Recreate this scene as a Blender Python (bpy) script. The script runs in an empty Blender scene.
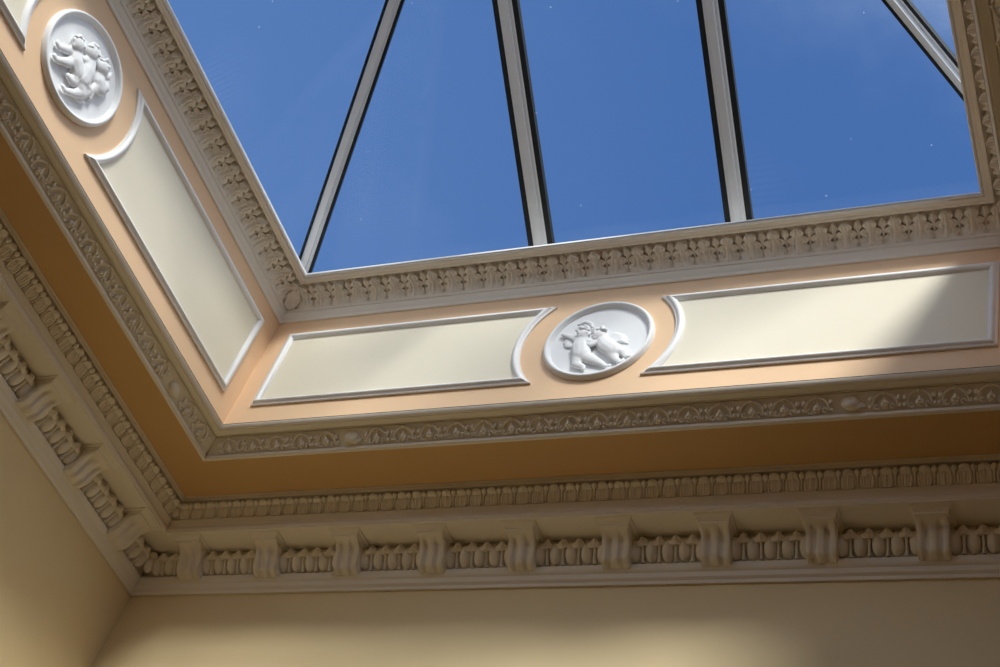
import bpy, bmesh, math, random
from mathutils import Vector, Matrix
random.seed(7)
scn = bpy.context.scene
COL = scn.collection

# ------------------------------------------------------------------ layout (metres)
Z0 = 5.235                    # underside of the main cornice above the floor
XC, YC = 2.2475, -2.175       # centre of the roof lantern in plan
HX, HY = 1.6575, 1.585        # half sizes of the lantern well between its walls
DW = 0.59                     # the lantern walls stand this far in from the room walls
ROOM_X, ROOM_Y = 6.4, -6.2    # far ends of the room
PI = math.pi

# ------------------------------------------------------------------ materials
def mat(name, color, rough=0.6, metallic=0.0, var=0.04, vscale=3.0, bump=0.0, bscale=60.0, spec=0.35):
    m = bpy.data.materials.new(name); m.use_nodes = True
    nt = m.node_tree; N = nt.nodes; L = nt.links
    b = N['Principled BSDF']
    b.inputs['Roughness'].default_value = rough
    b.inputs['Metallic'].default_value = metallic
    b.inputs['Specular IOR Level'].default_value = spec
    tc = N.new('ShaderNodeTexCoord')
    nz = N.new('ShaderNodeTexNoise'); nz.inputs['Scale'].default_value = vscale; nz.inputs['Detail'].default_value = 4
    L.new(tc.outputs['Object'], nz.inputs['Vector'])
    mx = N.new('ShaderNodeMix'); mx.data_type = 'RGBA'
    c = color
    mx.inputs[6].default_value = (c[0]*(1-var), c[1]*(1-var), c[2]*(1-var*1.3), 1)
    mx.inputs[7].default_value = (min(1, c[0]*(1+var)), min(1, c[1]*(1+var)), min(1, c[2]*(1+var)), 1)
    L.new(nz.outputs['Fac'], mx.inputs[0]); L.new(mx.outputs[2], b.inputs['Base Color'])
    if bump > 0:
        n2 = N.new('ShaderNodeTexNoise'); n2.inputs['Scale'].default_value = bscale; n2.inputs['Detail'].default_value = 3
        L.new(tc.outputs['Object'], n2.inputs['Vector'])
        bp = N.new('ShaderNodeBump'); bp.inputs['Strength'].default_value = bump; bp.inputs['Distance'].default_value = 0.004
        L.new(n2.outputs['Fac'], bp.inputs['Height']); L.new(bp.outputs['Normal'], b.inputs['Normal'])
    return m

M_STONE = mat('stone_white_paint', (0.80, 0.75, 0.675), 0.65, var=0.025)
M_WHITE = mat('white_gloss_paint', (0.84, 0.84, 0.85), 0.45)
M_PLAQUE = mat('white_plaster', (0.84, 0.85, 0.87), 0.55)
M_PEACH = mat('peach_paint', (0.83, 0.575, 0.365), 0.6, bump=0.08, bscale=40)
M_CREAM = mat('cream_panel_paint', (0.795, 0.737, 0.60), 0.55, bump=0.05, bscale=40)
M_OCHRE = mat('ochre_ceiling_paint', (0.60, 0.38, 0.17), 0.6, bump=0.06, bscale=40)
M_WALL = mat('warm_cream_wall_paint', (0.75, 0.61, 0.37), 0.6, bump=0.06, bscale=40)
M_FLOOR = mat('oak_floor', (0.36, 0.25, 0.15), 0.4, var=0.15, vscale=6)
M_ALU = mat('grey_aluminium', (0.74, 0.76, 0.78), 0.4, metallic=0.15, var=0.02)
M_RUBBER = mat('black_gasket', (0.012, 0.014, 0.014), 0.6)
M_ROOF = mat('grey_lead', (0.30, 0.31, 0.33), 0.6)

def glass_mat():
    m = bpy.data.materials.new('skylight_glass'); m.use_nodes = True
    nt = m.node_tree; N = nt.nodes; L = nt.links
    for n in list(N): N.remove(n)
    out = N.new('ShaderNodeOutputMaterial')
    tr = N.new('ShaderNodeBsdfTransparent'); tr.inputs['Color'].default_value = (0.96, 0.985, 0.99, 1)
    gl = N.new('ShaderNodeBsdfGlossy'); gl.inputs['Roughness'].default_value = 0.02; gl.inputs['Color'].default_value = (0.9, 0.95, 1, 1)
    # Schlick reflectance from the viewing angle, the same on both faces of the pane
    lw = N.new('ShaderNodeLayerWeight'); lw.inputs['Blend'].default_value = 0.5
    pw = N.new('ShaderNodeMath'); pw.operation = 'POWER'; pw.inputs[1].default_value = 5.0; L.new(lw.outputs['Facing'], pw.inputs[0])
    fr = N.new('ShaderNodeMath'); fr.operation = 'MULTIPLY_ADD'; fr.inputs[1].default_value = 0.96; fr.inputs[2].default_value = 0.006; L.new(pw.outputs[0], fr.inputs[0])
    mx = N.new('ShaderNodeMixShader')
    L.new(fr.outputs[0], mx.inputs[0]); L.new(tr.outputs[0], mx.inputs[1]); L.new(gl.outputs[0], mx.inputs[2])
    # small specks of dust lying on the pane
    tc = N.new('ShaderNodeTexCoord')
    vo = N.new('ShaderNodeTexVoronoi'); vo.inputs['Scale'].default_value = 9.0
    L.new(tc.outputs['Object'], vo.inputs['Vector'])
    lt = N.new('ShaderNodeMath'); lt.operation = 'LESS_THAN'; lt.inputs[1].default_value = 0.035
    L.new(vo.outputs['Distance'], lt.inputs[0])
    sp = N.new('ShaderNodeSeparateColor'); L.new(vo.outputs['Color'], sp.inputs[0])
    gt = N.new('ShaderNodeMath'); gt.operation = 'GREATER_THAN'; gt.inputs[1].default_value = 0.55
    L.new(sp.outputs[0], gt.inputs[0])
    mu = N.new('ShaderNodeMath'); mu.operation = 'MULTIPLY'
    L.new(lt.outputs[0], mu.inputs[0]); L.new(gt.outputs[0], mu.inputs[1])
    m3 = N.new('ShaderNodeMath'); m3.operation = 'MULTIPLY'; m3.inputs[1].default_value = 0.3
    L.new(mu.outputs[0], m3.inputs[0])
    df = N.new('ShaderNodeBsdfTranslucent'); df.inputs['Color'].default_value = (0.8, 0.82, 0.85, 1)
    wv = N.new('ShaderNodeTexWave'); wv.wave_type = 'BANDS'; wv.bands_direction = 'Y'; wv.inputs['Scale'].default_value = 13.0; wv.inputs['Distortion'].default_value = 0.6; wv.inputs['Detail'].default_value = 1
    L.new(tc.outputs['Object'], wv.inputs['Vector'])
    nn = N.new('ShaderNodeTexNoise'); nn.inputs['Scale'].default_value = 1.3; L.new(tc.outputs['Object'], nn.inputs['Vector'])
    nr = N.new('ShaderNodeMapRange'); nr.inputs[1].default_value = 0.5; nr.inputs[2].default_value = 0.75; nr.inputs[4].default_value = 0.022; L.new(nn.outputs['Fac'], nr.inputs[0])
    wm = N.new('ShaderNodeMath'); wm.operation = 'MULTIPLY'; L.new(wv.outputs['Fac'], wm.inputs[0]); L.new(nr.outputs[0], wm.inputs[1])
    sm_ = N.new('ShaderNodeMath'); sm_.operation = 'ADD'; L.new(m3.outputs[0], sm_.inputs[0]); L.new(wm.outputs[0], sm_.inputs[1])
    m2 = N.new('ShaderNodeMixShader')
    L.new(sm_.outputs[0], m2.inputs[0]); L.new(mx.outputs[0], m2.inputs[1]); L.new(df.outputs[0], m2.inputs[2])
    L.new(m2.outputs[0], out.inputs['Surface'])
    return m
M_GLASS = glass_mat()

# ------------------------------------------------------------------ mesh helper
class MB:
    def __init__(s): s.v = []; s.f = []
    def grid(s, rows, close_u=False, close_v=False, flip=False):
        b = len(s.v); nr = len(rows); nc = len(rows[0])
        for r in rows: s.v += [tuple(p) for p in r]
        for i in range(nr if close_v else nr-1):
            for j in range(nc if close_u else nc-1):
                i2 = (i+1) % nr; j2 = (j+1) % nc
                q = (b+i*nc+j, b+i*nc+j2, b+i2*nc+j2, b+i2*nc+j)
                s.f.append(q[::-1] if flip else q)
    def poly(s, pts):
        b = len(s.v); s.v += [tuple(p) for p in pts]; s.f.append(tuple(range(b, b+len(pts))))
    def box(s, x0, x1, y0, y1, z0, z1):
        b = len(s.v)
        s.v += [(x, y, z) for z in (z0, z1) for y in (y0, y1) for x in (x0, x1)]
        for q in ((0,2,3,1), (4,5,7,6), (0,1,5,4), (2,6,7,3), (0,4,6,2), (1,3,7,5)): s.f.append(tuple(b+i for i in q))
    def prism(s, lo, hi):
        """two matching rings of points -> closed solid"""
        n = len(lo); b = len(s.v); s.v += [tuple(p) for p in lo] + [tuple(p) for p in hi]
        for i in range(n):
            j = (i+1) % n; s.f.append((b+i, b+j, b+n+j, b+n+i))
        s.f.append(tuple(b+i for i in range(n))[::-1]); s.f.append(tuple(b+n+i for i in range(n)))
    def tube(s, pts, rad, n=6):
        pts = [Vector(p) for p in pts]; rows = []
        for i, p in enumerate(pts):
            t = (pts[min(i+1, len(pts)-1)] - pts[max(i-1, 0)]).normalized()
            a = t.orthogonal().normalized() if i == 0 else (rows_a - t*rows_a.dot(t)).normalized()
            rows_a = a; c = t.cross(a); r = rad[i] if isinstance(rad, (list, tuple)) else rad
            rows.append([p + (a*math.cos(2*PI*k/n) + c*math.sin(2*PI*k/n))*r for k in range(n)])
        s.grid(rows, close_u=True)
        s.poly(rows[0][::-1]); s.poly(rows[-1])
    def ellipsoid(s, c, r, nu=12, nv=8, basis=None):
        rows = []
        for i in range(nv+1):
            th = PI*(i/nv); th = min(max(th, 0.02), PI-0.02)
            row = []
            for j in range(nu):
                ph = 2*PI*j/nu
                d = Vector((r[0]*math.sin(th)*math.cos(ph), r[1]*math.sin(th)*math.sin(ph), r[2]*math.cos(th)))
                row.append(Vector(c) + (basis @ d if basis else d))
            rows.append(row)
        s.grid(rows, close_u=True); s.poly(rows[0]); s.poly(rows[-1][::-1])
    def mesh(s, name, m, smooth=True, angle=35):
        me = bpy.data.meshes.new(name); me.from_pydata(s.v, [], s.f); me.validate()
        bm = bmesh.new(); bm.from_mesh(me)
        bmesh.ops.remove_doubles(bm, verts=bm.verts, dist=1e-5)
        bmesh.ops.recalc_face_normals(bm, faces=bm.faces)
        if smooth:
            for f in bm.faces: f.smooth = True
            lim = math.radians(angle)
            for e in bm.edges:
                if len(e.link_faces) == 2 and e.calc_face_angle(0) > lim: e.smooth = False
        bm.to_mesh(me); bm.free(); me.materials.append(m); return me
    def build(s, name, m, parent=None, smooth=True, angle=35):
        return put(name, s.mesh(name, m, smooth, angle), parent)

def put(name, me, parent=None, loc=None):
    o = bpy.data.objects.new(name, me); COL.objects.link(o)
    if parent: o.parent = parent
    if loc: o.location = loc
    return o
def struct(o): o['kind'] = 'structure'; return o
def thing(name, label, cat, loc=(0, 0, 0), rz=0.0, group=None):
    o = bpy.data.objects.new(name, None); COL.objects.link(o); o.empty_display_size = 0.1
    o.location = loc; o.rotation_euler = (0, 0, rz); o['label'] = label; o['category'] = cat
    if group: o['group'] = group
    return o

# Each side of the room has its own frame: x runs along the wall to the right as one faces it, -y points into the room, z up from Z0.
LANTERN = {'back': ((XC, 0, Z0), 0.0, HX), 'left': ((0, YC, Z0), PI/2, HY),
           'right': ((2*XC, YC, Z0), -PI/2, HY), 'front': ((XC, 2*YC, Z0), PI, HX)}
SIDE_WORD = {'back': 'far back', 'left': 'left', 'right': 'right', 'front': 'near front'}

def ring_run(mb, prof, half0, cap=True):
    """closed (d,z) profile swept along one side of the lantern well with mitred ends"""
    lo = [Vector((-(half0-(d-DW)), -d, z)) for d, z in prof]
    hi = [Vector(((half0-(d-DW)), -d, z)) for d, z in prof]
    mb.prism(lo, hi)
def straight_run(mb, prof, x0f, x1f):
    mb.prism([Vector((x0f(d), -d, z)) for d, z in prof], [Vector((x1f(d), -d, z)) for d, z in prof])

def band(A, B):
    A = Vector(A); B = Vector(B); L = (B-A).length; t = (B-A)/L; n = Vector((t.y, -t.x))
    def fr(u, v, w):
        p = A + t*(v*L) + n*w
        return Vector((u, -p.x, p.y))
    fr.L = L
    return fr
def band_prof(A, B, w0, w1):
    A = Vector(A); B = Vector(B); t = (B-A).normalized(); n = Vector((t.y, -t.x))
    return [tuple(A+n*w1), tuple(B+n*w1), tuple(B+n*w0), tuple(A+n*w0)]
def patch(mb, fr, vs, hw, h, nu=8, c=lambda v: 0.0, skirt=-0.012):
    """a carved leaf: half width hw(v), height h(t, v) for t in -1..1, closed down to the ground"""
    rows = []
    for v in vs:
        w = hw(v); row = [fr(c(v)-w, v, skirt)]
        for j in range(nu+1):
            t = -1+2*j/nu; row.append(fr(c(v)+w*t, v, h(t, v)))
        row.append(fr(c(v)+w, v, skirt)); rows.append(row)
    mb.grid(rows); mb.poly(rows[0]); mb.poly(rows[-1])
def lin(a, b, n): return [a+(b-a)*i/n for i in range(n+1)]
def sm(a, b, x):
    t = min(1, max(0, (x-a)/(b-a))); return t*t*(3-2*t)

# ------------------------------------------------------------------ room shell
def shell(name, m, *boxes):
    mb = MB()
    for b in boxes: mb.box(*b)
    return struct(mb.build(name, m, smooth=False))
CZ = Z0+0.345
shell('floor', M_FLOOR, (-0.3, ROOM_X+0.3, ROOM_Y-0.3, 0.3, -0.2, 0))
shell('wall_back', M_WALL, (-0.3, ROOM_X+0.3, 0, 0.3, 0, CZ+0.15))
shell('wall_left', M_WALL, (-0.3, 0, ROOM_Y-0.3, 0, 0, CZ+0.15))
shell('wall_right', M_WALL, (ROOM_X, ROOM_X+0.3, ROOM_Y-0.3, 0, 0, CZ+0.15))
shell('wall_front', M_WALL, (-0.3, ROOM_X+0.3, ROOM_Y-0.3, ROOM_Y, 0, CZ+0.15))
o = 0.487
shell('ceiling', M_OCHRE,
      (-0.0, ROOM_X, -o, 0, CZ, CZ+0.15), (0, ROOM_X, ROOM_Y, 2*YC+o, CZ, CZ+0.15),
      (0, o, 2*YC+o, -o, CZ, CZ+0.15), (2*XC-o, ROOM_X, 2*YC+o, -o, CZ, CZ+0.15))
def lantern_wall(side):
    loc, rz, half = LANTERN[side]
    mb = MB()
    ext = half + (0.15 if side in ('back', 'front') else 0.0)
    mb.box(-ext, ext, -DW, -DW+0.15, 0.4358, 1.275)
    ob = mb.build('wall_lantern_'+side, M_PEACH, smooth=False); ob.location = loc; ob.rotation_euler[2] = rz
    return struct(ob)
for s in LANTERN: lantern_wall(s)
def skirting(name, x0, x1, y0, y1):
    mb = MB(); mb.box(x0, x1, y0, y1, 0, 0.2); return struct(mb.build(name, M_STONE, smooth=False))
skirting('baseboard_back', 0.025, ROOM_X-0.025, -0.025, 0)
skirting('baseboard_left', 0, 0.025, ROOM_Y, 0)
skirting('baseboard_right', ROOM_X-0.025, ROOM_X, ROOM_Y, 0)
skirting('baseboard_front', 0.025, ROOM_X-0.025, ROOM_Y, ROOM_Y+0.025)

# ------------------------------------------------------------------ plain plaster runs (trim)
P_CORNICE = [(0, 0), (0.010, 0), (0.012, 0.014), (0.017, 0.018), (0.022, 0.024), (0.024, 0.034), (0.025, 0.044), (0.030, 0.048), (0.034, 0.056),
             (0.036, 0.062), (0.036, 0.080), (0.032, 0.083), (0.012, 0.086), (0.030, 0.196), (0.066, 0.1955), (0.072, 0.190), (0.202, 0.190), (0.202, 0.195), (0.206, 0.198),
             (0.208, 0.206), (0.207, 0.213), (0.203, 0.219), (0.201, 0.222), (0.203, 0.232), (0.208, 0.241), (0.215, 0.247), (0.216, 0.251), (0.204, 0.2555), (0.222, 0.332),
             (0.258, 0.332), (0.2605, 0.3215), (0.262, 0.321), (0.264, 0.326), (0.264, 0.338), (0.268, 0.341), (0.268, 0.345), (0, 0.345)]
P_LOWER = [(0.478, 0.346), (0.478, 0.341), (0.487, 0.340), (0.493, 0.344), (0.494, 0.357), (0.482, 0.364), (0.538, 0.420), (0.546, 0.416), (0.549, 0.412), (0.550, 0.418),
           (0.577, 0.418), (0.579, 0.4205), (0.583, 0.4205), (0.585, 0.4187), (0.5875, 0.4205), (0.5920, 0.4272), (0.5962, 0.4340), (0.5965, 0.4362), (0.585, 0.4370), (0.478, 0.444)]
P_UPPER = [(0.580, 1.1165), (0.597, 1.1165), (0.600, 1.120), (0.601, 1.132), (0.605, 1.137), (0.611, 1.146), (0.613, 1.158), (0.612, 1.163), (0.618, 1.166), (0.620, 1.181), (0.617, 1.184), (0.611, 1.185),
           (0.588, 1.186), (0.589, 1.222), (0.610, 1.248), (0.646, 1.262), (0.698, 1.267), (0.714, 1.266), (0.7155, 1.2375), (0.728, 1.2375), (0.730, 1.2395), (0.737, 1.2385), (0.744, 1.2385), (0.7485, 1.2400), (0.7485, 1.250), (0.735, 1.270), (0.58, 1.275)]
k = 0
def trim(mbuild, loc, rz):
    global k
    k += 1
    ob = mbuild.build('trim_%d' % k, M_STONE, angle=28); ob.location = loc; ob.rotation_euler[2] = rz
    return struct(ob)
mb = MB(); straight_run(mb, P_CORNICE, lambda d: d, lambda d: ROOM_X); trim(mb, (0, 0, Z0), 0)
mb = MB(); straight_run(mb, P_CORNICE, lambda d: ROOM_Y, lambda d: -d); trim(mb, (0, 0, Z0), PI/2)
M_LEDGE = mat('dark_ledge_strip', (0.03, 0.026, 0.022), 0.95, var=0.2, vscale=14)  # near-black strip along the top edge of the lower moulding
for s in ('back', 'left', 'right', 'front'):
    loc, rz, half = LANTERN[s]
    mb = MB(); ring_run(mb, P_LOWER, half); lower = trim(mb, loc, rz)
    mb = MB(); ring_run(mb, [(0.586, 0.4360), (0.5962, 0.4358), (0.5975, 0.4369), (0.5970, 0.4388), (0.586, 0.4396)], half); mb.build('ledge_strip', M_LEDGE, lower, smooth=False)
    mb = MB(); ring_run(mb, P_UPPER, half); trim(mb, loc, rz)

# ------------------------------------------------------------------ acanthus moulding under the skylight
def cove(A, C, B):
    A = Vector(A); B = Vector(B); C = Vector(C); L = (C-A).length+(B-C).length
    def fr(u, v, w):
        p = A*(1-v)**2 + C*2*v*(1-v) + B*v*v
        t = ((C-A)*(1-v)+(B-C)*v).normalized(); n = Vector((t.y, -t.x))
        p = p + n*w
        return Vector((u, -p.x, p.y))
    fr.L = L
    return fr
fa = cove((0.6125, 1.184), (0.634, 1.2315), (0.702, 1.2425))
def interp(tab, v):
    if v <= tab[0][0]: return tab[0][1]
    for (a, x), (b, y) in zip(tab, tab[1:]):
        if v <= b:
            t = (v-a)/(b-a); t = t*t*(3-2*t); return x+(y-x)*t
    return tab[-1][1]
BIG = [(0, 0.0375), (0.10, 0.0455), (0.17, 0.041), (0.22, 0.0465), (0.36, 0.0455), (0.41, 0.034), (0.46, 0.0335), (0.52, 0.0425), (0.60, 0.0455), (0.67, 0.037),
       (0.73, 0.0205), (0.78, 0.0235), (0.86, 0.0275), (0.94, 0.0215), (1.0, 0.0105), (1.03, 0.003)]
def acanthus_big():
    mb = MB()
    def h(t, v):
        rib = 0.0055*math.exp(-(t/0.12)**2)
        vein = 0.0030*math.cos(t*PI*4.0)*sm(0.05, 0.3, v)
        body = 0.010*math.sqrt(max(0, 1-t*t))
        return -0.001 + body + rib + vein + 0.013*sm(0.55, 1.0, v)
    patch(mb, fa, [0, .05, .10, .14, .17, .20, .24, .30, .36, .39, .41, .44, .47, .50, .54, .60, .64, .67, .70, .73, .78, .82, .86, .90, .94, .97, 1.0, 1.03], lambda v: interp(BIG, v), h, nu=14, skirt=-0.024)
    return mb.mesh('leaf', M_STONE)
SMALL = [(0, 0.0065), (0.08, 0.011), (0.14, 0.006), (0.34, 0.0045), (0.50, 0.0065), (0.62, 0.0075), (0.70, 0.0085), (0.79, 0.0180), (0.90, 0.0135), (0.97, 0.007), (1.0, 0.003)]
def acanthus_small():
    mb = MB()
    def h(t, v): return -0.009 + 0.008*sm(0.3, 0.9, v) + 0.006*math.sqrt(max(0, 1-t*t)) + 0.003*math.exp(-(t/0.2)**2)
    patch(mb, fa, [0, .04, .08, .11, .14, .24, .34, .42, .50, .57, .62, .67, .72, .76, .80, .85, .90, .94, .97, 1.0], lambda v: interp(SMALL, v), h, nu=8, skirt=-0.024)
    return mb.mesh('small_leaf', M_STONE)
ME_AB, ME_AS = acanthus_big(), acanthus_small()
for s, lab in (('back', 'off-white acanthus leaf moulding under the far back edge of the skylight'),
               ('left', 'off-white acanthus leaf moulding under the left edge of the skylight'),
               ('right', 'shaded acanthus leaf moulding under the right edge of the skylight, seen edge-on')):
    loc, rz, half = LANTERN[s]
    t = thing('acanthus_moulding', lab, 'moulding', loc, rz, 'acanthus mouldings round the skylight')
    mb = MB(); pf = [fa(0, v, -0.0035-0.0160*sm(0.26, 0.42, v)) for v in lin(0.02, 0.985, 14)] + [fa(0, v, -0.0225) for v in lin(0.985, 0.02, 14)]
    ring_run(mb, [(-p.y, p.z) for p in pf], half-0.0015); mb.build('ground', M_STONE, t)
    H = half-0.07
    n = 33 if s == 'back' else 32
    pitch = 2*H/n
    for i in range(n):
        put('leaf', ME_AB, t, (-H+pitch*(i+0.5), 0, 0))
        if i: put('small_leaf', ME_AS, t, (-H+pitch*i, 0, 0))
    # leaf wrapped over the left-hand mitre of this side
    mb = MB(); rows = []
    if s != 'left':
        for i in range(9):
            v = i/8; row = []
            for j in range(7):
                a = j/6
                e = 0.05*math.sin(PI*min(1, 0.25+0.75*v))*(1+0.12*math.cos(v*5*PI))*(1-0.55*sm(0.6, 1, v))
                base = fa(0, v, 0.006+0.012*sm(0.4, 1, v)+0.006*(1-a))
                d = -base.y; z = base.z
                row.append(Vector((-(half-(d-DW)) + e*a, -d, z)))
            rows.append(row)
        mb.grid(rows)
        rows2 = []
        for r in rows:      # the half on the neighbouring run
            r2 = []
            for p in r:
                d = -p.y; e = p.x + (half-(d-DW)); c = -(half-(d-DW))
                r2.append(Vector((c, -d-e, p.z)))
            rows2.append(r2)
        mb.grid(rows2)
        ob = mb.build('corner_leaf', M_STONE, t)
        md = ob.modifiers.new('thickness', 'SOLIDIFY'); md.thickness = 0.008; md.offset = -1

# ------------------------------------------------------------------ carved frieze round the opening
ff = band((0.4905, 0.3595), (0.546, 0.4125))
def arc(cx, cv, ru, rv, a0, a1, w, n=10):
    return [ff(cx+ru*math.cos(a0+(a1-a0)*i/n), cv+rv*math.sin(a0+(a1-a0)*i/n), w) for i in range(n+1)]
def motif_mesh():
    mb = MB()
    for sgn in (-1, 1):
        # C-scroll arching over the palmette
        pts = [ff(sgn*(0.006+0.037*math.sin(a*PI*0.62)), 0.86-0.70*a**1.4, 0.001) for a in lin(0, 1, 9)]
        mb.tube(pts, [0.0035, 0.0045, 0.0053, 0.0058, 0.0062, 0.0062, 0.0060, 0.0055, 0.0048, 0.0040])
        mb.tube(arc(sgn*0.028, 0.22, 0.0085, 0.11, 0, sgn*PI*1.5, 0.004, 8), 0.0040)
        # petals of the palmette
        for a, ln in ((0.35, 0.30), (0.75, 0.26)):
            p0 = Vector((0, 0.22)); p1 = p0 + Vector((sgn*math.sin(a)*ln*fL, math.cos(a)*ln*0.95))
            mb.tube([ff(p0.x, p0.y, 0.003), ff((p0.x+p1.x)/2, (p0.y+p1.y)/2, 0.008), ff(p1.x, p1.y, 0.004)], [0.0035, 0.0072, 0.003])
        mb.ellipsoid(ff(sgn*0.049, 0.62, 0.002), (0.0085, 0.007, 0.012), 8, 6)
        mb.ellipsoid(ff(sgn*0.052, 0.28, 0.002), (0.0075, 0.006, 0.010), 8, 6)
    mb.tube([ff(0, 0.2, 0.003), ff(0, 0.42, 0.010), ff(0, 0.62, 0.004)], [0.0035, 0.0078, 0.003])
    mb.ellipsoid(ff(0, 0.18, 0.003), (0.011, 0.007, 0.007), 8, 6)
    mb.ellipsoid(ff(0, 0.86, 0.003), (0.007, 0.006, 0.006), 8, 6)
    return mb.mesh('palmette', M_STONE)
fL = 0.075
ME_PAL = motif_mesh()
mb = MB(); rows = []
mb.ellipsoid(ff(0, 0.5, -0.004), (0.036, 0.020, 0.028), 14, 8)
mb.ellipsoid(ff(0.012, 0.36, -0.004), (0.040, 0.012, 0.022), 14, 8)
ME_BOSS = mb.mesh('boss', M_STONE)
for s, lab, bosses in (('back', 'carved palmette frieze above the far back strip of ochre ceiling', (5, 22)),
                       ('left', 'carved palmette frieze above the left strip of ochre ceiling', (23,)),
                       ('right', 'carved palmette frieze at the right edge of the roof opening', ())):
    loc, rz, half = LANTERN[s]
    t = thing('carved_frieze', lab, 'moulding', loc, rz, 'carved friezes round the roof opening')
    mb = MB(); ring_run(mb, band_prof((0.491, 0.360), (0.544, 0.4125), -0.009, -0.0025), half-0.0015); mb.build('ground', M_STONE, t, smooth=False)
    H = half+0.035
    n = 28 if s == 'back' else 26
    pitch = 2*H/n
    for i in range(n):
        b = i in bosses
        put('boss' if b else 'palmette', ME_BOSS if b else ME_PAL, t, (-H+pitch*(i+0.5), 0, 0))

# ------------------------------------------------------------------ leaf-and-dart band of the main cornice
fl = band((0.214, 0.2535), (0.250, 0.320))
LEAF = [(0.02, 0.021), (0.15, 0.0265), (0.35, 0.0285), (0.58, 0.0270), (0.70, 0.0225), (0.76, 0.0185), (0.84, 0.0205), (0.92, 0.0180), (0.98, 0.0115), (1.0, 0.006)]
def cornice_leaf():
    mb = MB()
    def h(t, v):
        fade = 1-0.8*sm(0.68, 0.78, v)
        rim = 0.0048*math.exp(-((abs(t)-0.80)/0.15)**2)*fade
        rib = 0.0060*math.exp(-(t/0.15)**2)*(0.5+0.5*v)*fade
        side = 0.0036*math.exp(-((abs(t)-0.36-0.12*v)/0.10)**2)*fade
        cup = -0.004*math.exp(-((v-0.66)/0.07)**2)
        return -0.002+rim+rib+side+cup+0.011*sm(0.62, 0.86, v)*(1-0.35*t*t)
    patch(mb, fl, [0.02, .08, .15, .25, .35, .46, .56, .62, .67, .71, .76, .80, .84, .88, .92, .95, .98, 1.0], lambda v: interp(LEAF, v), h, nu=16, skirt=-0.016)
    return mb.mesh('leaf', M_STONE)
def cornice_dart():
    mb = MB()
    tab = [(0.10, 0.003), (0.4, 0.0042), (0.64, 0.004), (0.74, 0.0112), (0.86, 0.0108), (0.95, 0.005)]
    patch(mb, fl, [0.10, 0.3, 0.5, 0.66, 0.70, 0.75, 0.80, 0.86, 0.91, 0.95], lambda v: interp(tab, v), lambda t, v: -0.002+0.005*(1-t*t)+0.009*sm(0.6, 0.85, v), nu=6, skirt=-0.016)
    return mb.mesh('dart', M_STONE)
ME_CL, ME_CD = cornice_leaf(), cornice_dart()
LP = 0.0685
for lab, loc, rz, s0, n, sg in (('narrow leaf-and-dart moulding along the top of the far back cornice', (0, 0, Z0), 0, 0.240, 59, 1),
                                ('narrow leaf-and-dart moulding along the top of the left cornice', (0, 0, Z0), PI/2, -0.240, 34, -1)):
    t = thing('leaf_and_dart_moulding', lab, 'moulding', loc, rz, 'leaf-and-dart mouldings below the ceiling')
    mb = MB()
    pr = band_prof((0.2145, 0.2545), (0.246, 0.318), -0.0145, -0.0105)
    if sg > 0: straight_run(mb, pr, lambda d: d, lambda d: ROOM_X)
    else: straight_run(mb, pr, lambda d: ROOM_Y, lambda d: -d)
    mb.build('ground', M_STONE, t, smooth=False)
    for i in range(n):
        put('leaf', ME_CL, t, (s0+sg*LP*(i+0.5), 0, 0))
        put('dart', ME_CD, t, (s0+sg*LP*(i+1), 0, 0))
    if sg > 0:
        mb = MB(); mb.ellipsoid((0.232, -0.232, 0.286), (0.020, 0.020, 0.030), 14, 10); mb.ellipsoid((0.252, -0.252, 0.309), (0.014, 0.014, 0.012), 12, 8)
        mb.build('corner_leaf', M_STONE, t)

# ------------------------------------------------------------------ brackets (modillions) of the main cornice
def scroll_mesh():
    mb = MB()
    prof = [(0.030, 0.0585), (0.045, 0.0585), (0.060, 0.0605), (0.073, 0.066), (0.082, 0.075), (0.087, 0.087), (0.091, 0.100), (0.096, 0.114),
            (0.103, 0.129), (0.113, 0.143), (0.126, 0.155), (0.141, 0.164), (0.157, 0.170), (0.160, 0.176)]
    W = 0.0565
    us = lin(-1, 1, 28)
    def chan(u):
        a = abs(u)
        if a > 0.93: return -0.004*(a-0.93)/0.07
        # three reeds, two hollow channels between them
        return -0.0125*math.exp(-((a-0.44)/0.20)**4)
    rows = []
    n = len(prof)
    for i, (d, z) in enumerate(prof):
        d0, z0 = prof[max(0, i-1)]; d1, z1 = prof[min(n-1, i+1)]
        tx, tz = d1-d0, z1-z0; L = math.hypot(tx, tz); nx, nz = tz/L, -tx/L
        k_ = sm(0, 2.2, i)*(1-sm(n-4.6, n-3.4, i))
        row = [Vector((-W, -0.02, z if z > 0.07 else 0.07))]
        for u in us:
            w = chan(u)*(k_ if abs(u) < 0.93 else 1)
            row.append(Vector((u*W, -(d+nx*w), z+nz*w)))
        row.append(Vector((W, -0.02, z if z > 0.07 else 0.07)))
        rows.append(row)
    mb.grid(rows)
    mb.poly([Vector((-W, -0.02, 0.07)), Vector((-W, -0.030, 0.0585)), Vector((W, -0.030, 0.0585)), Vector((W, -0.02, 0.07))])
    mb.poly(rows[-1])
    return mb.mesh('scroll', M_STONE, angle=40)
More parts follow.
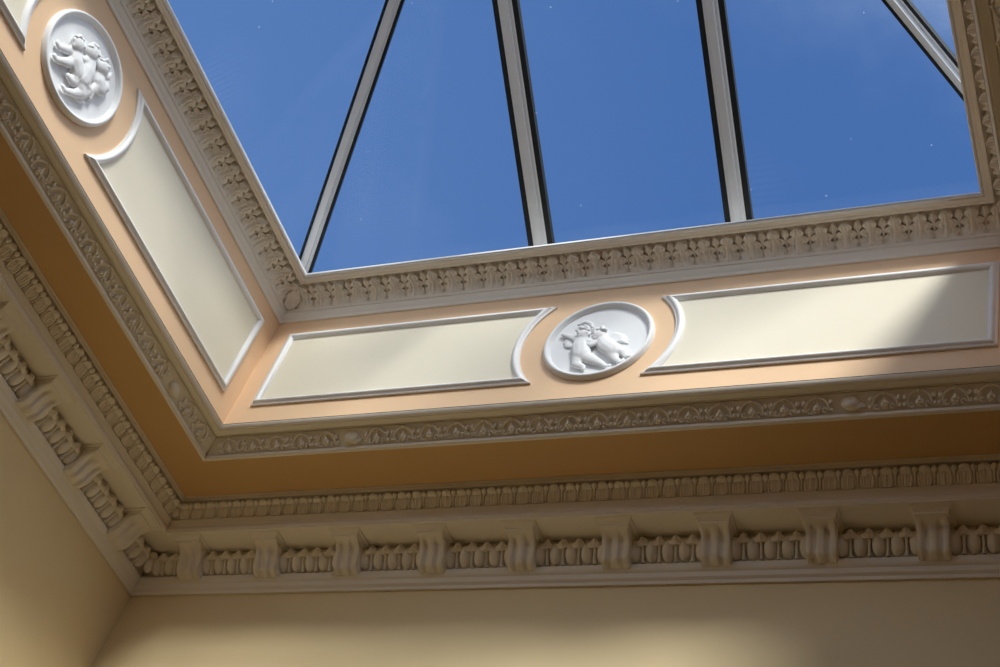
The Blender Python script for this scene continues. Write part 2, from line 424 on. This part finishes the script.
def cap_mesh():
    mb = MB()
    secs = [(0.0595, 0.163, 0.1685), (0.0595, 0.1640, 0.1735), (0.0625, 0.1655, 0.1745), (0.0640, 0.170, 0.1775), (0.0660, 0.177, 0.1815), (0.0710, 0.1840, 0.1845), (0.0745, 0.1865, 0.1852), (0.0745, 0.1925, 0.1905)]
    rows = []
    for w, d, z in secs:
        rows.append([Vector((-w, -0.05, z)), Vector((-w, -d, z)), Vector((w, -d, z)), Vector((w, -0.05, z))])
    mb.grid(rows, close_u=True); mb.poly(rows[0]); mb.poly(rows[-1])
    return mb.mesh('cap', M_STONE, angle=20)
ME_SCROLL, ME_CAP = scroll_mesh(), cap_mesh()
ORD = ['first', 'second', 'third', 'fourth', 'fifth', 'sixth', 'seventh', 'eighth', 'ninth', 'tenth']
BX = [0.31+0.4*i for i in range(10)]
LY = [0.293, 0.683, 1.074, 1.465]
def bracket(lab, loc, rz):
    t = thing('cornice_bracket', lab, 'bracket', loc, rz, 'fluted brackets under the main cornice')
    put('scroll', ME_SCROLL, t); put('cap', ME_CAP, t)
for i, x in enumerate(BX):
    bracket('%s fluted plaster bracket from the corner along the far back cornice' % ORD[i], (x, 0, Z0), 0)
for i, y in enumerate(LY):
    bracket('%s fluted plaster bracket from the corner along the left cornice' % ORD[i], (0, -y, Z0), PI/2)

# ------------------------------------------------------------------ egg-and-dart strips between the brackets
fe = band((0.036, 0.0865), (0.083, 0.1865))
def egg_mesh():
    mb = MB()
    def q(v): return max(0.01, 1-abs((v-0.43)/0.42)**2.6)
    patch(mb, fe, [0.012, .03, .06, .11, .18, .27, .37, .47, .57, .66, .73, .79, .83, .848], lambda v: 0.0262*math.sqrt(q(v)), lambda t, v: -0.012+0.030*math.sqrt(max(0, 1-t*t))*math.sqrt(q(v)), nu=12, skirt=-0.022)
    return mb.mesh('egg', M_STONE)
def dart_mesh():
    mb = MB()
    patch(mb, fe, [0.0, .05, .10, .3, .5, .66], lambda v: interp([(0, 0.0072), (0.06, 0.0050), (0.3, 0.0046), (0.66, 0.0062)], v), lambda t, v: 0.002+0.005*(1-t*t)+0.004*v, nu=4, skirt=-0.022)
    # broad mushroom head of the dart, lapping over the eggs on both sides
    rows = []
    R = 0.030
    for q in range(13):
        a = q/12                     # 0 at the lower edge of the head, 1 at its rounded top
        v = 0.60+0.325*a
        w = R*(0.80+0.2*a/0.2) if a < 0.2 else (R if a < 0.32 else R*(0.46+0.54*max(0, math.cos((a-0.32)/0.26*PI/2))**0.7) if a < 0.58 else R*0.46*math.sqrt(max(0.05, 1-(max(0, a-0.66)/0.36)**2)))
        row = [fe(-w, v, -0.016)]
        for j in range(11):
            t = -1+2*j/10
            sag = -0.045*t*t*(1-sm(0.2, 0.6, a))
            row.append(fe(w*t, v+sag, 0.006+0.014*math.sqrt(max(0, 1-0.85*t*t))+0.003*math.exp(-(t/0.2)**2)-0.006*sm(0.75, 1.0, a)))
        row.append(fe(w, v, -0.016)); rows.append(row)
    mb.grid(rows); mb.poly(rows[0]); mb.poly(rows[-1])
    return mb.mesh('dart', M_STONE)
ME_EGG, ME_DART = egg_mesh(), dart_mesh()
def egg_strip(lab, loc, rz, eggs, darts, x0, x1):
    t = thing('egg_and_dart_strip', lab, 'moulding', loc, rz, 'egg-and-dart strips between the brackets')
    mb = MB(); pr = band_prof((0.036, 0.0865), (0.076, 0.1930), -0.0245, -0.0195)
    straight_run(mb, pr, lambda d: x0, lambda d: x1); mb.build('ground', M_STONE, t, smooth=False)
    for e in eggs: put('egg', ME_EGG, t, (e, 0, 0))
    for d_ in darts: put('dart', ME_DART, t, (d_, 0, 0))
    return t
EP = 0.4/6
for i in range(len(BX)-1):
    egg_strip('egg-and-dart strip between the %s and %s brackets on the far back cornice' % (ORD[i], ORD[i+1]), (BX[i]+0.2, 0, Z0), 0,
              [EP*j for j in (-2, -1, 0, 1, 2)], [EP*(j+0.5) for j in (-2, -1, 0, 1)], -0.15, 0.15)
for i in range(len(LY)-1):
    p_ = (LY[i+1]-LY[i]); e_ = p_/6
    egg_strip('egg-and-dart strip between the %s and %s brackets on the left cornice' % (ORD[i], ORD[i+1]), (0, -(LY[i]+p_/2), Z0), PI/2,
              [e_*j for j in (-2, -1, 0, 1, 2)], [e_*(j+0.5) for j in (-2, -1, 0, 1)], -p_/2+0.05, p_/2-0.05)
strip = egg_strip('short egg-and-dart strip on the far back cornice, beside the corner', (BX[0], 0, Z0), 0, [-EP, -2*EP, -3*EP], [-1.5*EP, -2.5*EP], -BX[0]+0.035, -0.05)
mb = MB(); mb.ellipsoid((0.074-BX[0], -0.066, 0.128), (0.024, 0.024, 0.043), 14, 10)
mb.ellipsoid((0.088-BX[0], -0.083, 0.166), (0.020, 0.020, 0.014), 12, 8); mb.build('corner_egg', M_STONE, strip)
egg_strip('short egg-and-dart strip on the left cornice, beside the corner', (0, -LY[0], Z0), PI/2, [EP, 2*EP, 2.85*EP], [1.5*EP, 2.45*EP], 0.05, LY[0]-0.035)

# ------------------------------------------------------------------ framed panels of the lantern walls
ARC_R = 0.338
ZC = 0.782; PZ0, PZ1 = 0.547, 1.023
RW = 0.036
# moulding section: (offset in from the outer edge, height off the wall)
RAIL = [(0.0, 0.0), (0.0, 0.009), (0.004, 0.011), (0.008, 0.0115), (0.010, 0.0145), (0.014, 0.019), (0.020, 0.021), (0.026, 0.019), (0.031, 0.013), (0.035, 0.010), (0.037, 0.0)]
def panel(side, sign, lab, end, dx=0.0):
    """sign +1: panel right of the medallion (curved end on its left); local x measured from the medallion centre"""
    loc, rz, half = LANTERN[side]
    t = thing('wall_panel', lab, 'wall panel', loc, rz, 'framed panels round the lantern')
    dz = (PZ1-PZ0)/2; zc = (PZ0+PZ1)/2
    def arcx(z, r=ARC_R): return math.sqrt(max(1e-6, r*r-(z-zc)**2))
    def P(x, z, w): return Vector((sign*(x+dx), -DW-w, z))
    # painted field
    mb = MB(); n = 16
    def outline(inset):
        zs = lin(PZ0+inset, PZ1-inset, n)
        return [(arcx(z, ARC_R+inset), z) for z in zs] + [(end-inset, PZ1-inset), (end-inset, PZ0+inset)]
    ol = outline(0.025)
    mb.prism([P(x, z, -0.004) for x, z in ol], [P(x, z, 0.004) for x, z in ol]); mb.build('field', M_CREAM, t, smooth=False)
    def rail(name, path):
        """path: function (inset) -> list of (x,z)"""
        mb = MB(); rows = []
        cols = [path(i) for i, w in RAIL]
        for q in range(len(cols[0])):
            rows.append([P(cols[a][q][0], cols[a][q][1], RAIL[a][1]) for a in range(len(RAIL))])
        mb.grid(rows, close_u=True); mb.poly(rows[0]); mb.poly(rows[-1])
        return mb.build(name, M_WHITE, t, angle=50)
    rail('top_moulding', lambda i: [(arcx(PZ1-i, ARC_R+i), PZ1-i), (end-i, PZ1-i)])
    rail('bottom_moulding', lambda i: [(arcx(PZ0+i, ARC_R+i), PZ0+i), (end-i, PZ0+i)])
    rail('end_moulding', lambda i: [(end-i, PZ1-i), (end-i, PZ0+i)])
    rail('curved_moulding', lambda i: [(arcx(z, ARC_R+i), z) for z in lin(PZ0+i, PZ1-i, 24)])
panel('back', -1, 'cream panel in white moulding left of the medallion on the far back lantern wall', HX-0.098)
panel('back', 1, 'sunlit cream panel in white moulding right of the medallion on the far back lantern wall', HX-0.098, -0.021)
panel('left', 1, 'long cream panel in white moulding on the left lantern wall, between medallion and corner', HY-0.097)
panel('left', -1, 'cream panel cut off at top left, beyond the medallion on the left lantern wall', HY-0.097, -0.022)

# ------------------------------------------------------------------ relief medallions
def remeshed(mb, name, m, parent, depth_sq, voxel=0.004):
    """fuse overlapping limbs into one skin, then flatten towards the plaque"""
    me = bpy.data.meshes.new('tmp'); me.from_pydata(mb.v, [], mb.f)
    ob = bpy.data.objects.new('tmp', me); COL.objects.link(ob)
    bm = bmesh.new(); bm.from_mesh(me); bmesh.ops.recalc_face_normals(bm, faces=bm.faces); bm.to_mesh(me); bm.free()
    r = ob.modifiers.new('r', 'REMESH'); r.mode = 'VOXEL'; r.voxel_size = voxel
    s_ = ob.modifiers.new('s', 'SMOOTH'); s_.factor = 0.5; s_.iterations = 3
    dg = bpy.context.evaluated_depsgraph_get(); dg.update()
    me2 = bpy.data.meshes.new_from_object(ob.evaluated_get(dg)); me2.name = name
    bpy.data.objects.remove(ob)
    for v in me2.vertices: v.co.y *= depth_sq
    me2.polygons.foreach_set('use_smooth', [True]*len(me2.polygons))
    me2.materials.clear(); me2.materials.append(m)
    return put(name, me2, parent)
R_MED = 0.2345
FAT = 1.15
def chain(mb, pts, rads, y=-0.02):
    """tapered limb through (u,v[,y]) points given in medallion radii"""
    P = [Vector((p[0]*R_MED, (p[2]*R_MED if len(p) > 2 else y), p[1]*R_MED)) for p in pts]
    fine = []; fr = []
    for i in range(len(P)-1):
        for q in range(4):
            a = q/4; fine.append(P[i].lerp(P[i+1], a)); fr.append((rads[i]*(1-a)+rads[i+1]*a)*R_MED*FAT)
    fine.append(P[-1]); fr.append(rads[-1]*R_MED*FAT)
    mb.tube(fine, fr, 10)
    for p, r in ((P[0], rads[0]), (P[-1], rads[-1])): mb.ellipsoid(p, (r*R_MED*FAT,)*3, 10, 8)
def ball(mb, u, v, r, y=-0.02, e=(1, 1, 1)):
    mb.ellipsoid((u*R_MED, y, v*R_MED), (r*R_MED*e[0], r*R_MED*e[1], r*R_MED*e[2]), 12, 9)
def head(mb, u, v, r, fu=0.0, fv=0.0):
    """a chubby head with brow, nose, cheeks and chin turned towards (fu, fv)"""
    r *= 1.12
    ball(mb, u, v, r, -0.03, (0.95, 1.0, 1.05))
    ball(mb, u+fu*r*0.85, v+fv*r*0.85-r*0.05, r*0.22, -0.055)
    ball(mb, u+fu*r*0.55-r*0.3, v+fv*r*0.5-r*0.25, r*0.4, -0.042)
    ball(mb, u+fu*r*0.55+r*0.3, v+fv*r*0.5-r*0.25, r*0.4, -0.042)
    ball(mb, u+fu*r*0.6, v-r*0.72, r*0.3, -0.042)
def curls(parent, u, v, r, name='hair'):
    mb = MB(); rnd = random.Random(int(1000*(u+v+2)))
    for i in range(20):
        a = rnd.uniform(0.05, 1.05)*PI; q = rnd.uniform(0.6, 1.1)*r
        ball(mb, u+q*math.cos(a), v+q*math.sin(a), r*0.34, -0.032-0.020*rnd.random())
    return remeshed(mb, name, M_PLAQUE, parent, 0.66, 0.003)
def wing(parent, u, v, ang, ln, n=5):
    mb = MB()
    for i in range(n):
        a = ang+(i-n/2)*0.17; l2 = ln*(1-0.1*i)
        p0 = (u+0.03*math.cos(a+PI/2)*i, v+0.03*math.sin(a+PI/2)*i)
        chain(mb, [(p0[0], p0[1], -0.03), (p0[0]+l2*0.55*math.cos(a), p0[1]+l2*0.55*math.sin(a), -0.06), (p0[0]+l2*math.cos(a-0.2), p0[1]+l2*math.sin(a-0.2), -0.02)], [0.045, 0.05, 0.018])
    return remeshed(mb, 'wing', M_PLAQUE, parent, 0.36, 0.0035)
def medallion(side, lab):
    loc, rz, half = LANTERN[side]
    R_MED, ZC = (0.2335, 0.775) if side == 'back' else (0.2285, 0.782)
    t = thing('relief_medallion', lab, 'medallion', (loc[0], loc[1], loc[2]+0), rz, 'round relief medallions')
    # moulded rim
    prof = [(1.0, -0.002), (1.0, 0.010), (0.988, 0.013), (0.982, 0.019), (0.965, 0.0235), (0.945, 0.0245), (0.925, 0.0235), (0.908, 0.019), (0.902, 0.013), (0.888, 0.010), (0.875, 0.006), (0.875, -0.002)]
    mb = MB(); n = 72
    rows = [[Vector((R_MED*r*math.cos(2*PI*i/n), -DW-w, ZC+R_MED*r*math.sin(2*PI*i/n))) for r, w in prof] for i in range(n)]
    mb.grid(rows, close_u=True, close_v=True); mb.build('rim', M_PLAQUE, t, angle=60)
    # slightly dished field
    mb = MB(); rows = []
    for q in range(9):
        r = 0.005+0.885*q/8; w = 0.004
        rows.append([Vector((R_MED*r*math.cos(2*PI*i/n), -DW-w, ZC+R_MED*r*math.sin(2*PI*i/n))) for i in range(n)])
    mb.grid(rows, close_u=True)
    mb.poly(rows[0])
    back = [p+Vector((0, 0.01, 0)) for p in rows[-1]]
    mb.grid([rows[-1], back], close_u=True); mb.poly(back)
    mb.build('field', M_PLAQUE, t)
    def part_at(ob): ob.location = (0, -DW-0.004, ZC); return ob
    return t, part_at
# far back wall: two winged children embracing, flying to the left
t, at = medallion('back', 'round white relief medallion with two embracing cherubs on the far back lantern wall')
mb = MB()                                   # left cherub
head(mb, -0.29, 0.13, 0.125, 0.7, 0.0)
chain(mb, [(-0.30, -0.01), (-0.29, -0.16), (-0.22, -0.36)], [0.12, 0.15, 0.15])
chain(mb, [(-0.36, 0.0), (-0.52, 0.12), (-0.70, 0.22)], [0.07, 0.055, 0.04])
chain(mb, [(-0.22, -0.03, -0.12), (-0.06, -0.13, -0.14), (0.08, -0.06, -0.12)], [0.065, 0.055, 0.045])
chain(mb, [(-0.20, -0.40), (0.02, -0.54), (0.18, -0.64), (0.30, -0.74), (0.36, -0.72)], [0.115, 0.088, 0.055, 0.035, 0.03])
chain(mb, [(-0.26, -0.42), (-0.26, -0.62), (-0.12, -0.70), (-0.10, -0.76)], [0.105, 0.078, 0.048, 0.035])
c1 = at(remeshed(mb, 'cherub', M_PLAQUE, t, 0.52))
curls(c1, -0.29, 0.15, 0.12); wing(c1, -0.42, 0.00, PI*0.93, 0.30, 4)
mb = MB()                                   # right cherub
head(mb, 0.02, 0.08, 0.12, -0.7, 0.0)
chain(mb, [(0.08, -0.04), (0.20, -0.20), (0.36, -0.34)], [0.115, 0.145, 0.14])
chain(mb, [(0.06, -0.06, -0.10), (-0.10, -0.18, -0.15), (-0.22, -0.14, -0.15)], [0.065, 0.055, 0.04])
chain(mb, [(0.36, -0.32), (0.53, -0.40), (0.60, -0.52), (0.70, -0.52)], [0.105, 0.070, 0.045, 0.035])
chain(mb, [(0.32, -0.38), (0.42, -0.56), (0.52, -0.66), (0.58, -0.62)], [0.105, 0.070, 0.042, 0.035])
c2 = at(remeshed(mb, 'cherub', M_PLAQUE, t, 0.52))
curls(c2, 0.02, 0.10, 0.115); wing(c2, 0.24, -0.04, PI*0.10, 0.34)
mb = MB()
chain(mb, [(-0.46, 0.44), (-0.34, 0.50), (-0.24, 0.44), (-0.18, 0.34)], [0.03, 0.04, 0.04, 0.03])
at(remeshed(mb, 'drapery', M_PLAQUE, t, 0.6))
# left wall: three children tumbling together
t, at = medallion('left', 'round white relief medallion with three tumbling cherubs on the left lantern wall')
mb = MB()
head(mb, -0.38, 0.10, 0.14, -0.5, 0.2)
chain(mb, [(-0.30, 0.0), (-0.20, -0.12), (-0.04, -0.22)], [0.115, 0.15, 0.14])
chain(mb, [(-0.36, -0.06), (-0.46, -0.18), (-0.58, -0.30), (-0.64, -0.28)], [0.08, 0.068, 0.05, 0.045])
chain(mb, [(-0.20, -0.16, -0.1), (-0.32, -0.36, -0.12), (-0.46, -0.50, -0.08), (-0.53, -0.50, -0.08)], [0.09, 0.075, 0.05, 0.045])
chain(mb, [(-0.02, -0.26), (0.02, -0.42), (-0.13, -0.46)], [0.11, 0.085, 0.05])
c1 = at(remeshed(mb, 'cherub', M_PLAQUE, t, 0.60)); curls(c1, -0.38, 0.12, 0.12); wing(c1, -0.24, 0.12, PI*0.72, 0.30)
mb = MB()
head(mb, -0.10, 0.31, 0.145, 0.2, -0.2)
chain(mb, [(0.0, 0.18), (0.06, 0.0), (0.10, -0.20)], [0.125, 0.16, 0.155])
chain(mb, [(-0.04, 0.14, -0.13), (-0.16, 0.0, -0.16), (-0.26, 0.04, -0.15)], [0.075, 0.06, 0.04])
chain(mb, [(0.10, -0.24), (0.24, -0.40), (0.14, -0.56), (0.0, -0.70), (-0.08, -0.70)], [0.125, 0.10, 0.065, 0.045, 0.04])
chain(mb, [(0.14, -0.20), (0.32, -0.18), (0.30, -0.40)], [0.11, 0.085, 0.05])
c2 = at(remeshed(mb, 'cherub', M_PLAQUE, t, 0.60)); curls(c2, -0.10, 0.33, 0.125); wing(c2, 0.02, 0.34, PI*0.55, 0.30)
mb = MB()
head(mb, 0.22, 0.37, 0.135, 0.3, 0.1)
chain(mb, [(0.28, 0.24), (0.36, 0.14), (0.44, 0.08)], [0.10, 0.13, 0.12])
chain(mb, [(0.30, 0.28, -0.1), (0.42, 0.38, -0.12), (0.44, 0.52, -0.08)], [0.06, 0.05, 0.035])
chain(mb, [(0.44, 0.08), (0.52, 0.22), (0.46, 0.36)], [0.10, 0.08, 0.045])
chain(mb, [(0.40, 0.04), (0.36, -0.12), (0.42, -0.26)], [0.10, 0.07, 0.04])
c3 = at(remeshed(mb, 'cherub', M_PLAQUE, t, 0.60)); curls(c3, 0.22, 0.39, 0.115)
mb = MB()
chain(mb, [(0.16, -0.60), (0.30, -0.54), (0.40, -0.44)], [0.02, 0.03, 0.02])
at(remeshed(mb, 'drapery', M_PLAQUE, t, 0.5))

# ------------------------------------------------------------------ skylight
KZ = 1.469; KD = 0.56
sky = bpy.data.objects.new('window_1', None); COL.objects.link(sky); sky.location = (XC, YC, Z0); struct(sky)
sky['label'] = 'hipped glass skylight in grey aluminium bars over the roof opening'
bx = XC-0.532; by = 2.175-KD           # half sizes of the glazing at its foot
RX = XC-1.672; RZ = 2.422               # half length and height of the ridge
def kerb():
    mb = MB()
    x0, y0 = XC-0.565, -YC-0.575
    for q in ((-x0-0.09, x0+0.09, y0, y0+0.09), (-x0-0.09, x0+0.09, -y0-0.09, -y0), (-x0-0.09, -x0, -y0, y0), (x0, x0+0.09, -y0, y0)):
        mb.box(*q, 1.274, 1.478)
    return mb.build('kerb', M_ROOF, sky, smooth=False)
kerb()
mb = MB()
FR = [(0.747, 1.2385), (0.7575, 1.2380), (0.7605, 1.2395), (0.7610, 1.2440), (0.7610, 1.2550), (0.758, 1.2580), (0.747, 1.2600)]
for hx, hy, r_ in ((HX, HY, 0), (HY, HX, PI/2), (HX, HY, PI), (HY, HX, -PI/2)):
    q = Matrix.Rotation(r_, 3, 'Z')
    mb.prism([q @ Vector((-(hx-(d-DW)), hy+DW-d, z)) for d, z in FR], [q @ Vector(((hx-(d-DW)), hy+DW-d, z)) for d, z in FR])
mb.build('inner_frame', M_WHITE, sky, angle=60)
def bar(p0, p1, up, name='glazing_bar', hip=False):
    p0 = Vector(p0); p1 = Vector(p1); d = (p1-p0).normalized(); side = d.cross(Vector(up)).normalized(); u = side.cross(d).normalized()
    def sec(pr): return [p0+side*a+u*b for a, b in pr], [p1+side*a+u*b for a, b in pr]
    h = 0.026 if hip else 0.034; g = 0.040 if hip else 0.059; k = -0.012 if hip else 0.003
    pr = [(-h, 0.050), (-h, 0.017), (-h+0.005, 0.012), (-h*0.5, 0.011), (-h*0.40, k), (h*0.40, k), (h*0.5, 0.011), (h-0.005, 0.012), (h, 0.017), (h, 0.050)]
    mb = MB(); mb.prism(*sec(pr)); b = mb.build(name, M_ALU, sky, smooth=False)
    for sg in (-1, 1):
        mb = MB(); q = [(sg*h, 0.016), (sg*g, 0.016), (sg*g, 0.046), (sg*h, 0.046)]
        mb.prism(*sec(q)); mb.build('gasket', M_RUBBER, b, smooth=False)
    return b
ridge0, ridge1 = Vector((-RX, 0, RZ)), Vector((RX, 0, RZ))
for sx in (-1, 1):
    for sy in (-1, 1):
        bar((sx*bx, sy*by, KZ), (sx*RX, 0, RZ), (0, 0, 1), 'hip_bar', True)
    bar((sx*bx, 0, KZ), (sx*RX, 0, RZ), (0, 0, 1))
BARX = (1.803-XC, 2.716-XC)
for x in BARX:
    for sy in (-1, 1): bar((x, sy*by, KZ), (x, 0, RZ), (0, 0, 1))
bar((-RX-0.02, 0, RZ), (RX+0.02, 0, RZ), (0, 0, 1), 'ridge_bar')
def pane(pts):
    up = Vector((0, 0, 0.034)); th = Vector((0, 0, 0.012))
    mb = MB(); mb.prism([Vector(p)+up for p in pts], [Vector(p)+up+th for p in pts])
    return mb.build('glass_pane', M_GLASS, sky, smooth=False)
ey = by+0.03; ex = bx+0.03*0.705
for sy in (-1, 1):
    ez = RZ-(RZ-KZ)*ey/by
    pane([(-ex, sy*ey, ez), (BARX[0], sy*ey, ez), (BARX[0], 0, RZ), (-RX, 0, RZ)])
    pane([(BARX[0], sy*ey, ez), (BARX[1], sy*ey, ez), (BARX[1], 0, RZ), (BARX[0], 0, RZ)])
    pane([(BARX[1], sy*ey, ez), (ex, sy*ey, ez), (RX, 0, RZ), (BARX[1], 0, RZ)])
for sx in (-1, 1):
    for sy in (-1, 1):
        pane([(sx*ex, sy*ey, ez), (sx*ex, 0, ez), (sx*RX, 0, RZ)])

# ------------------------------------------------------------------ light: sun and sky
SUN = Vector((0.53, -0.80, 1.0)).normalized()
sl = bpy.data.lights.new('sun', 'SUN'); sl.energy = 4.9; sl.angle = math.radians(14.0); sl.color = (1.0, 0.96, 0.90)
so = bpy.data.objects.new('sun', sl); COL.objects.link(so)
so.rotation_euler = SUN.to_track_quat('Z', 'Y').to_euler(); so.location = (6, -8, 14)

w = bpy.data.worlds.new('sky'); scn.world = w; w.use_nodes = True
nt = w.node_tree; N = nt.nodes; L = nt.links
bg = N['Background']
tc = N.new('ShaderNodeTexCoord')
dot = N.new('ShaderNodeVectorMath'); dot.operation = 'DOT_PRODUCT'; dot.inputs[1].default_value = SUN
L.new(tc.outputs['Generated'], dot.inputs[0])
nz = N.new('ShaderNodeTexNoise'); nz.inputs['Scale'].default_value = 3.5; nz.inputs['Detail'].default_value = 7; nz.inputs['Roughness'].default_value = 0.6
L.new(tc.outputs['Generated'], nz.inputs['Vector'])
ad = N.new('ShaderNodeMath'); ad.operation = 'MULTIPLY_ADD'; ad.inputs[1].default_value = 0.35; L.new(nz.outputs['Fac'], ad.inputs[0]); L.new(dot.outputs['Value'], ad.inputs[2])
mr = N.new('ShaderNodeMapRange'); mr.interpolation_type = 'SMOOTHSTEP'
mr.inputs[1].default_value = 0.435; mr.inputs[2].default_value = 0.92
L.new(ad.outputs[0], mr.inputs[0])
# paler blue to the left, deeper to the right
sx = N.new('ShaderNodeSeparateXYZ'); L.new(tc.outputs['Generated'], sx.inputs[0])
gr = N.new('ShaderNodeMapRange'); gr.inputs[1].default_value = -0.55; gr.inputs[2].default_value = -0.25; L.new(sx.outputs[0], gr.inputs[0])
blue = N.new('ShaderNodeMix'); blue.data_type = 'RGBA'
blue.inputs[6].default_value = (0.105, 0.215, 0.50, 1); blue.inputs[7].default_value = (0.070, 0.165, 0.43, 1)
L.new(gr.outputs[0], blue.inputs[0])
cl = N.new('ShaderNodeMix'); cl.data_type = 'RGBA'; cl.inputs[7].default_value = (1.35, 1.46, 1.68, 1)
L.new(mr.outputs[0], cl.inputs[0]); L.new(blue.outputs[2], cl.inputs[6])
L.new(cl.outputs[2], bg.inputs['Color']); bg.inputs['Strength'].default_value = 1.0

# ------------------------------------------------------------------ camera
RIGHT = Vector((0.9105098, 0.32435232, 0.25645171)); DOWN = Vector((-0.08781433, 0.75775304, -0.64660573)); FWD = Vector((-0.40405513, 0.56622072, 0.71842435))
FWD.normalize(); RIGHT = (RIGHT-FWD*RIGHT.dot(FWD)).normalized(); UP = RIGHT.cross(FWD)
cam = bpy.data.cameras.new('camera'); co = bpy.data.objects.new('camera', cam); COL.objects.link(co)
m = Matrix((RIGHT, UP, -FWD)).transposed().to_4x4(); m.translation = Vector((4.322, -4.157, Z0-3.635)); co.matrix_world = m
cam.sensor_width = 36; cam.lens = 1497.542299/1000*36; cam.clip_start = 0.05
scn.camera = co

vs = scn.view_settings
vs.view_transform = 'Standard'; vs.look = 'None'; vs.gamma = 1.0; vs.exposure = 0.0; vs.use_curve_mapping = False
scn.cycles.max_bounces = 12; scn.cycles.diffuse_bounces = 8; scn.cycles.transparent_max_bounces = 16
scn.cycles.use_denoising = True; scn.cycles.use_adaptive_sampling = False; scn.cycles.sample_clamp_indirect = 4.0
